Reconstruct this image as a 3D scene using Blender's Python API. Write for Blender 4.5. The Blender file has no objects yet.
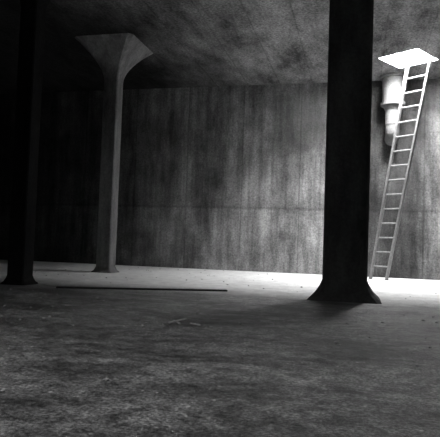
import bpy, bmesh, math, random
from mathutils import Vector, Matrix
random.seed(4)
S = bpy.context.scene
S.view_settings.view_transform = 'Standard'
H = 4.5
X0, X1, Y0, Y1 = -13.0, 6.0, -5.0, 13.2

# ---------------- materials ----------------
class NT:
    def __init__(s, name):
        s.m = bpy.data.materials.new(name); s.m.use_nodes = True
        s.t = s.m.node_tree; s.b = s.t.nodes['Principled BSDF']
        s.geo = s.t.nodes.new('ShaderNodeNewGeometry')
    def n(s, typ, **k):
        x = s.t.nodes.new(typ)
        for a, v in k.items(): setattr(x, a, v)
        return x
    def set(s, inp, v):
        if isinstance(v, bpy.types.NodeSocket): s.t.links.new(v, inp)
        else: inp.default_value = v
    def math(s, op, a, b=0.0, c=0.0, clamp=False):
        x = s.n('ShaderNodeMath', operation=op); x.use_clamp = clamp
        s.set(x.inputs[0], a); s.set(x.inputs[1], b); s.set(x.inputs[2], c)
        return x.outputs[0]
    def scale(s, v):
        x = s.n('ShaderNodeVectorMath', operation='MULTIPLY')
        s.t.links.new(s.geo.outputs['Position'], x.inputs[0]); x.inputs[1].default_value = v
        return x.outputs[0]
    def noise(s, sc, detail=6, rough=.6, vec=(1, 1, 1), dist=0.0):
        x = s.n('ShaderNodeTexNoise'); x.inputs['Scale'].default_value = sc
        x.inputs['Detail'].default_value = detail; x.inputs['Roughness'].default_value = rough
        x.inputs['Distortion'].default_value = dist
        s.t.links.new(s.scale(vec), x.inputs['Vector']); return x.outputs['Fac']
    def voro(s, sc):
        x = s.n('ShaderNodeTexVoronoi'); x.inputs['Scale'].default_value = sc
        s.t.links.new(s.geo.outputs['Position'], x.inputs['Vector']); return x.outputs['Distance']
    def rng(s, v, a, b, c, d):
        x = s.n('ShaderNodeMapRange'); s.set(x.inputs[0], v)
        for i, q in enumerate((a, b, c, d)): x.inputs[i+1].default_value = q
        return x.outputs[0]
    def xyz(s):
        x = s.n('ShaderNodeSeparateXYZ'); s.t.links.new(s.geo.outputs['Position'], x.inputs[0]); return x.outputs
    def gray(s, v):
        x = s.n('ShaderNodeCombineColor')
        for i in range(3): s.set(x.inputs[i], v)
        s.t.links.new(x.outputs[0], s.b.inputs['Base Color'])
    def bump(s, h, st=.3, d=.02):
        x = s.n('ShaderNodeBump'); x.inputs['Strength'].default_value = st; x.inputs['Distance'].default_value = d
        s.set(x.inputs['Height'], h); s.t.links.new(x.outputs[0], s.b.inputs['Normal'])
    def rough(s, v): s.set(s.b.inputs['Roughness'], v)
    def spec(s, v): s.b.inputs['Specular IOR Level'].default_value = v
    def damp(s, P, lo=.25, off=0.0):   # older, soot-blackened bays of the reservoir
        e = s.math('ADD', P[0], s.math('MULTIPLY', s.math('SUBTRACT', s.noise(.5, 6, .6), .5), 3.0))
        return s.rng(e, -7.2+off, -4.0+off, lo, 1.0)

def mat_wall():
    k = NT('stained_concrete_wall')
    P = k.xyz()
    stain = k.rng(k.noise(1.0, 8, .7, (1.7, 1.7, .42)), .34, .68, .35, 1.6)
    streak = k.rng(k.noise(1.0, 6, .65, (8, 8, .45)), .35, .65, .7, 1.25)
    blot = k.rng(k.noise(.8, 8, .7), .34, .66, .5, 1.45)
    xy = k.math('ADD', P[0], P[1])
    fr = k.math('ABSOLUTE', k.math('SUBTRACT', k.math('FRACT', k.math('MULTIPLY', xy, .72)), .5))
    vj = k.rng(fr, 0.0, .02, .6, 1.0)
    w = k.math('ADD', P[2], k.math('MULTIPLY', k.noise(2, 3), .08))
    hj = k.rng(k.math('ABSOLUTE', k.math('SUBTRACT', w, 1.55)), 0, .05, .7, 1)
    low = k.rng(w, 1.5, 1.58, 1.2, 1.0)
    g = k.rng(k.noise(26, 3, .8), .3, .7, .55, 1.45)
    scuff = k.rng(k.noise(2.2, 9, .8, (1, 1, .7), 1.5), .62, .72, 1.0, 1.9)
    # leak stain running down the wall round the inlet pipe
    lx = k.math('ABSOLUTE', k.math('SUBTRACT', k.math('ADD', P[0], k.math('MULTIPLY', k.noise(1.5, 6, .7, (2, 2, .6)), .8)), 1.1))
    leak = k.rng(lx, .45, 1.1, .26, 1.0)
    v = .2
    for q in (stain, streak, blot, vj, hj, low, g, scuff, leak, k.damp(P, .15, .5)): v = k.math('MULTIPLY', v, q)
    k.gray(k.math('MINIMUM', v, .5)); k.rough(.85); k.spec(.15)
    k.bump(k.math('ADD', vj, k.noise(12, 5)), .4, .02)
    return k.m
def mat_conc(name, base, lo=.5, hi=1.4, vec=(1, 1, 1), spec=.2, rough=.85, b=.4):
    k = NT(name)
    a = k.rng(k.noise(1.6, 8, .7, vec), .3, .7, lo, hi)
    g = k.rng(k.noise(26, 3, .8), .3, .7, .75, 1.25)
    k.gray(k.math('MULTIPLY', k.math('MULTIPLY', a, g), base)); k.rough(rough); k.spec(spec)
    if b: k.bump(k.noise(14, 6), b, .02)
    return k.m
def mat_ceiling():
    k = NT('board_marked_concrete_ceiling')
    P = k.xyz()
    a = k.rng(k.noise(1.0, 8, .75, (1.8, .7, 1)), .36, .66, .3, 1.8)
    fr = k.math('ABSOLUTE', k.math('SUBTRACT', k.math('FRACT', k.math('MULTIPLY', P[0], 1.3)), .5))
    j = k.rng(fr, 0, .03, .7, 1)
    g = k.rng(k.noise(22, 3, .85), .35, .65, .45, 1.55)
    v = .175
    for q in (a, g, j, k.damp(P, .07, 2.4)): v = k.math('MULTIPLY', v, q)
    k.gray(v); k.rough(.9); k.spec(.1)
    k.bump(k.math('ADD', j, k.noise(14, 6)), .4, .02)
    return k.m
def mat_floor():
    k = NT('silty_concrete_floor')
    P = k.xyz()
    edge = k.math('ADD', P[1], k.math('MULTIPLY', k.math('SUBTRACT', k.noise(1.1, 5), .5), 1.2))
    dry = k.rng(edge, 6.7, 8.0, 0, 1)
    dx = k.math('MULTIPLY', k.math('ADD', P[0], .75), .55); dy = k.math('SUBTRACT', P[1], 2.1)
    r = k.math('SQRT', k.math('ADD', k.math('MULTIPLY', dx, dx), k.math('MULTIPLY', dy, dy)))
    r = k.math('ADD', r, k.math('MULTIPLY', k.noise(2.5, 9, .8), .45))
    ring = k.rng(k.math('ABSOLUTE', k.math('SUBTRACT', r, 1.0)), 0, .12, 1.0, 0)
    ring2 = k.rng(k.math('ABSOLUTE', k.math('SUBTRACT', r, 1.5)), 0, .08, .4, 0)
    ring = k.math('ADD', ring, ring2)
    brk = k.rng(k.noise(1.6, 6, .7), .42, .58, .1, 1.3)
    grit = k.rng(k.noise(9, 10, .92), .42, .6, .15, 1.85)
    grit2 = k.rng(k.noise(60, 2, .8), .4, .64, .35, 1.65)
    big = k.rng(k.noise(1.0, 8, .75, (1, 1.5, 1), .8), .4, .62, .35, 1.7)
    speck = k.rng(k.voro(9), .05, .09, 1.0, 0)
    gg = k.math('MULTIPLY', grit, grit2)
    wet = k.math('MULTIPLY', k.math('MULTIPLY', gg, big), .18)
    wet = k.math('ADD', wet, k.math('MULTIPLY', k.math('MULTIPLY', k.math('MULTIPLY', ring, brk), k.math('ADD', gg, .2)), .24))
    wet = k.math('ADD', wet, k.math('MULTIPLY', k.math('MULTIPLY', speck, big), .5))
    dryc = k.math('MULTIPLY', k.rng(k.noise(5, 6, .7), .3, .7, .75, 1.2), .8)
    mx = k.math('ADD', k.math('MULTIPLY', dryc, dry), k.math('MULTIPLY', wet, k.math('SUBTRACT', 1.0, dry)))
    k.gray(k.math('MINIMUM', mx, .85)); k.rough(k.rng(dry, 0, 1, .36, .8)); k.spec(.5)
    k.bump(k.math('ADD', k.noise(14, 8, .85), k.math('MULTIPLY', k.noise(2.5, 4), 2)), .7, .05)
    return k.m
M_wall, M_ceil, M_floor = mat_wall(), mat_ceiling(), mat_floor()
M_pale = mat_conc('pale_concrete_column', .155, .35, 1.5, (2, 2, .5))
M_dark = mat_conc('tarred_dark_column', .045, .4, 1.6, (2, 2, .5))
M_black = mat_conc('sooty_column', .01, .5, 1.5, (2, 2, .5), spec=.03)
M_pipe = mat_conc('painted_metal_pipe', .135, .9, 1.1, b=0, spec=.1)
M_wood = mat_conc('weathered_wood', .22, .6, 1.3, (6, 6, 1))
M_dwood = mat_conc('dark_wet_wood', .03)
M_shaft = mat_conc('whitewashed_concrete', .85, .95, 1.05, b=0)
M_stone = mat_conc('rubble_stone', .4)

# ---------------- helpers ----------------
def obj(name, bm, mat, parent=None, smooth=False):
    me = bpy.data.meshes.new(name); bmesh.ops.recalc_face_normals(bm, faces=bm.faces); bm.to_mesh(me); bm.free()
    if smooth:
        for p in me.polygons: p.use_smooth = True
    o = bpy.data.objects.new(name, me); me.materials.append(mat); S.collection.objects.link(o)
    if parent: o.parent = parent
    return o
def empty(name, loc=(0, 0, 0)):
    e = bpy.data.objects.new(name, None); e.location = loc; S.collection.objects.link(e); return e
def box(bm, a, b):
    vs = [bm.verts.new((x, y, z)) for x in (a[0], b[0]) for y in (a[1], b[1]) for z in (a[2], b[2])]
    for f in ((0,1,3,2),(4,6,7,5),(0,4,5,1),(2,3,7,6),(0,2,6,4),(1,5,7,3)):
        bm.faces.new([vs[i] for i in f])
def simplebox(name, a, b, mat):
    bm = bmesh.new(); box(bm, a, b); return obj(name, bm, mat)
def loft(bm, rings):
    R = [[bm.verts.new(p) for p in r] for r in rings]
    n = len(R[0])
    for a, b in zip(R, R[1:]):
        for i in range(n): bm.faces.new((a[i], a[(i+1) % n], b[(i+1) % n], b[i]))
    bm.faces.new(R[0][::-1]); bm.faces.new(R[-1])
def bar(bm, p, q, r, n=10):
    p, q = Vector(p), Vector(q); d = (q-p).normalized()
    u = d.orthogonal().normalized(); v = d.cross(u)
    loft(bm, [[c+(u*math.cos(t)+v*math.sin(t))*r for t in [2*math.pi*i/n for i in range(n)]] for c in (p, q)])

# ---------------- shell ----------------
t = .3
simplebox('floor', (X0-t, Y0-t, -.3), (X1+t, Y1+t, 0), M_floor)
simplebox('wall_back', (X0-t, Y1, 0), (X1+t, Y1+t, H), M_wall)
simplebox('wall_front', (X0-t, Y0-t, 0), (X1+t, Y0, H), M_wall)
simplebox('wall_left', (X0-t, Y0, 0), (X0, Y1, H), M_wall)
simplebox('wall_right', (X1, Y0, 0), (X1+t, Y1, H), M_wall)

hx, hy, hr, ha = .88, 11.74, .60, math.radians(12)
holes = [(hx, hy, hr, ha), (-1.5, 1.0, .62, math.radians(45))]
def corners(h):
    return [(h[0]+h[2]*math.cos(h[3]+i*math.pi/2), h[1]+h[2]*math.sin(h[3]+i*math.pi/2)) for i in range(4)]
bm = bmesh.new()
def bay(xa, ya, xb, yb, hole):
    oc = [(xb, yb), (xa, yb), (xa, ya), (xb, ya)]
    hc = corners(hole)
    best = max(range(4), key=lambda i: (hc[i][0]-hole[0])+(hc[i][1]-hole[1]))
    hc = hc[best:]+hc[:best]
    for z0 in (H, H+.22):
        o = [bm.verts.new((x, y, z0)) for x, y in oc]; h = [bm.verts.new((x, y, z0)) for x, y in hc]
        for i in range(4): bm.faces.new((o[i], o[(i+1) % 4], h[(i+1) % 4], h[i]))
bay(X0-t, 6.0, X1+t, Y1+t, holes[0]); bay(X0-t, Y0-t, X1+t, 6.0, holes[1])
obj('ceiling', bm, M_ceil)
def shaft(name, hole, top):
    bm = bmesh.new(); c = corners(hole); n = 4
    def ring(s, z): return [bm.verts.new((hole[0]+(x-hole[0])*s, hole[1]+(y-hole[1])*s, z)) for x, y in c]
    a, b, d, e = ring(1.0, H+.001), ring(1.0, top), ring(1.22, top), ring(1.22, H+.23)
    for p, q in ((a, b), (b, d), (d, e)):
        for i in range(4): bm.faces.new((p[i], p[(i+1) % 4], q[(i+1) % 4], q[i]))
    return obj(name, bm, M_shaft)
shaft('hatch_shaft', holes[0], H+.46); shaft('hatch_shaft.001', holes[1], H+.55)

def daylight(name, hole, power, z):
    L = bpy.data.lights.new(name, 'AREA'); L.shape = 'SQUARE'; L.size = hole[2]*1.38; L.energy = power
    o = bpy.data.objects.new(name, L); o.location = (hole[0], hole[1], z)
    o.rotation_euler = (0, 0, hole[3]+math.pi/4); S.collection.objects.link(o)
daylight('hatch_daylight', holes[0], 950, H+.47)
daylight('hatch_daylight.001', holes[1], 170, H+.56)

# ---------------- columns ----------------
def column(name, x, y, w, mat, foot, footh, cap, caph):
    bm = bmesh.new()
    def sq(h, z):
        c = h*.12
        return [(x+a, y+b, z) for a, b in ((h, -h+c), (h, h-c), (h-c, h), (-h+c, h), (-h, h-c), (-h, -h+c), (-h+c, -h), (h-c, -h))]
    h = w/2
    rings = [sq(h+foot, 0), sq(h+foot*.9, .02), sq(h+foot*.5, footh*.35), sq(h+foot*.18, footh*.7), sq(h, footh)]
    rings += [sq(h, z) for z in (1.5, 2.5)]
    for i in range(9):
        f = i/8; rings.append(sq(h+cap*f**1.7, H-caph*(1-f)))
    loft(bm, rings); return obj(name, bm, mat)
column('concrete_column', -4.80, 10.14, .29, M_pale, .07, .12, .46, .72)
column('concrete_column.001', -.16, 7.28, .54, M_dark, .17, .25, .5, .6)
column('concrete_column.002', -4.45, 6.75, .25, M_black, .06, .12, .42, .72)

# ---------------- ladder ----------------
lad = empty('wooden_ladder')
foot, top = Vector((.41, 12.17, 0)), Vector((1.12, 11.9, H+.08))
rd = Vector((math.cos(-.6), math.sin(-.6), 0))
fw, tw = .19, .25
for i, s in enumerate((-1, 1)):
    bm = bmesh.new(); p, q = foot+rd*s*fw, top+rd*s*tw
    d = (q-p).normalized(); u = rd*.02; v = d.cross(rd).normalized()*.036
    loft(bm, [[c+u+v, c-u+v, c-u-v, c+u-v] for c in (p, q)])
    obj('rail_%d' % (i+1), bm, M_wood, lad)
bm = bmesh.new()
for i in range(15):
    f = (.28+i*.3)/top.z
    if f > .99: continue
    c = foot.lerp(top, f); w = fw+(tw-fw)*f
    bar(bm, c-rd*w, c+rd*w, .016)
obj('rungs', bm, M_wood, lad)

# ---------------- inlet pipe ----------------
pe = empty('inlet_pipe')
px, py = .66, 12.88
def circ(c, r, ax, n=48):
    ax = Vector(ax).normalized(); u = Vector((1, 0, 0)); v = ax.cross(u).normalized()
    return [Vector(c)+(u*math.cos(2*math.pi*i/n)+v*math.sin(2*math.pi*i/n))*r for i in range(n)]
bm = bmesh.new()
prof = [(H-.002, .29), (H-.06, .29), (H-.062, .235), (3.90, .235), (3.898, .265), (3.83, .265), (3.828, .22), (3.72, .16), (3.4, .16)]
loft(bm, [circ((px, py, z), r, (0, 0, 1)) for z, r in prof])
obj('hopper', bm, M_pipe, pe)
bm = bmesh.new()
R = .16; rings = [circ((px, py, 3.45), .15, (0, 0, -1))]
for i in range(11):
    a = math.pi/2*i/10
    rings.append(circ((px, py+R-R*math.cos(a), 3.3-R*math.sin(a)), .15, (0, math.sin(a), -math.cos(a))))
rings.append(circ((px, Y1-.002, 3.3-R), .15, (0, 1, 0)))
loft(bm, rings); obj('elbow', bm, M_pipe, pe)

# ---------------- plank, scraps, rubble ----------------
bm = bmesh.new()
pa, pb = Vector((-3.75, 6.5, 0)), Vector((-1.72, 7.42, 0)); d = (pb-pa).normalized(); s = Vector((-d.y, d.x, 0))
up = Vector((0, 0, .02))
loft(bm, [[c+s*.05, c-s*.05, c-s*.05+up, c+s*.05+up] for c in (pa, pb)])
obj('wooden_plank', bm, M_dwood)
bm = bmesh.new()
for p, q in (((-1.44, 4.35, .012), (-1.34, 4.2, .012)), ((-1.43, 4.2, .012), (-1.34, 4.36, .03)), ((-1.27, 4.25, .012), (-1.17, 4.19, .012))):
    bar(bm, p, q, .007, 6)
obj('wood_scraps', bm, M_stone)
bm = bmesh.new()
for i in range(320):
    x, y = random.uniform(-6, 3), random.uniform(1.2, 6.2)
    if i % 3 == 0: y = random.uniform(7.7, 12.8)
    if any(math.hypot(x-a, y-b) < .6 for a, b in ((-4.8, 10.14), (-.147, 7.28), (-4.45, 6.75), (.45, 12.17))): continue
    r = random.uniform(.005, .015)
    m = Matrix.Translation((x, y, r*.4)) @ Matrix.Rotation(random.random()*6, 4, 'Z') @ Matrix.Diagonal((r*1.4, r, r*.7, 1))
    bmesh.ops.create_icosphere(bm, subdivisions=1, radius=1, matrix=m)
obj('rubble_scatter', bm, M_stone)

# ---------------- world, camera ----------------
W = bpy.data.worlds.new('dim_sky'); S.world = W; W.use_nodes = True
W.node_tree.nodes['Background'].inputs[0].default_value = (.5, .5, .5, 1)
W.node_tree.nodes['Background'].inputs[1].default_value = .2
cam = bpy.data.cameras.new('camera'); co = bpy.data.objects.new('camera', cam); S.collection.objects.link(co)
cam.sensor_width = 36; cam.lens = 36*560/440; cam.clip_start = .05
co.matrix_world = (Matrix.Translation((0, 0, .65)) @ Matrix.Rotation(math.radians(14), 4, 'Z')
    @ Matrix.Rotation(math.radians(92.5), 4, 'X') @ Matrix.Rotation(math.radians(2.0), 4, 'Z'))
S.camera = co
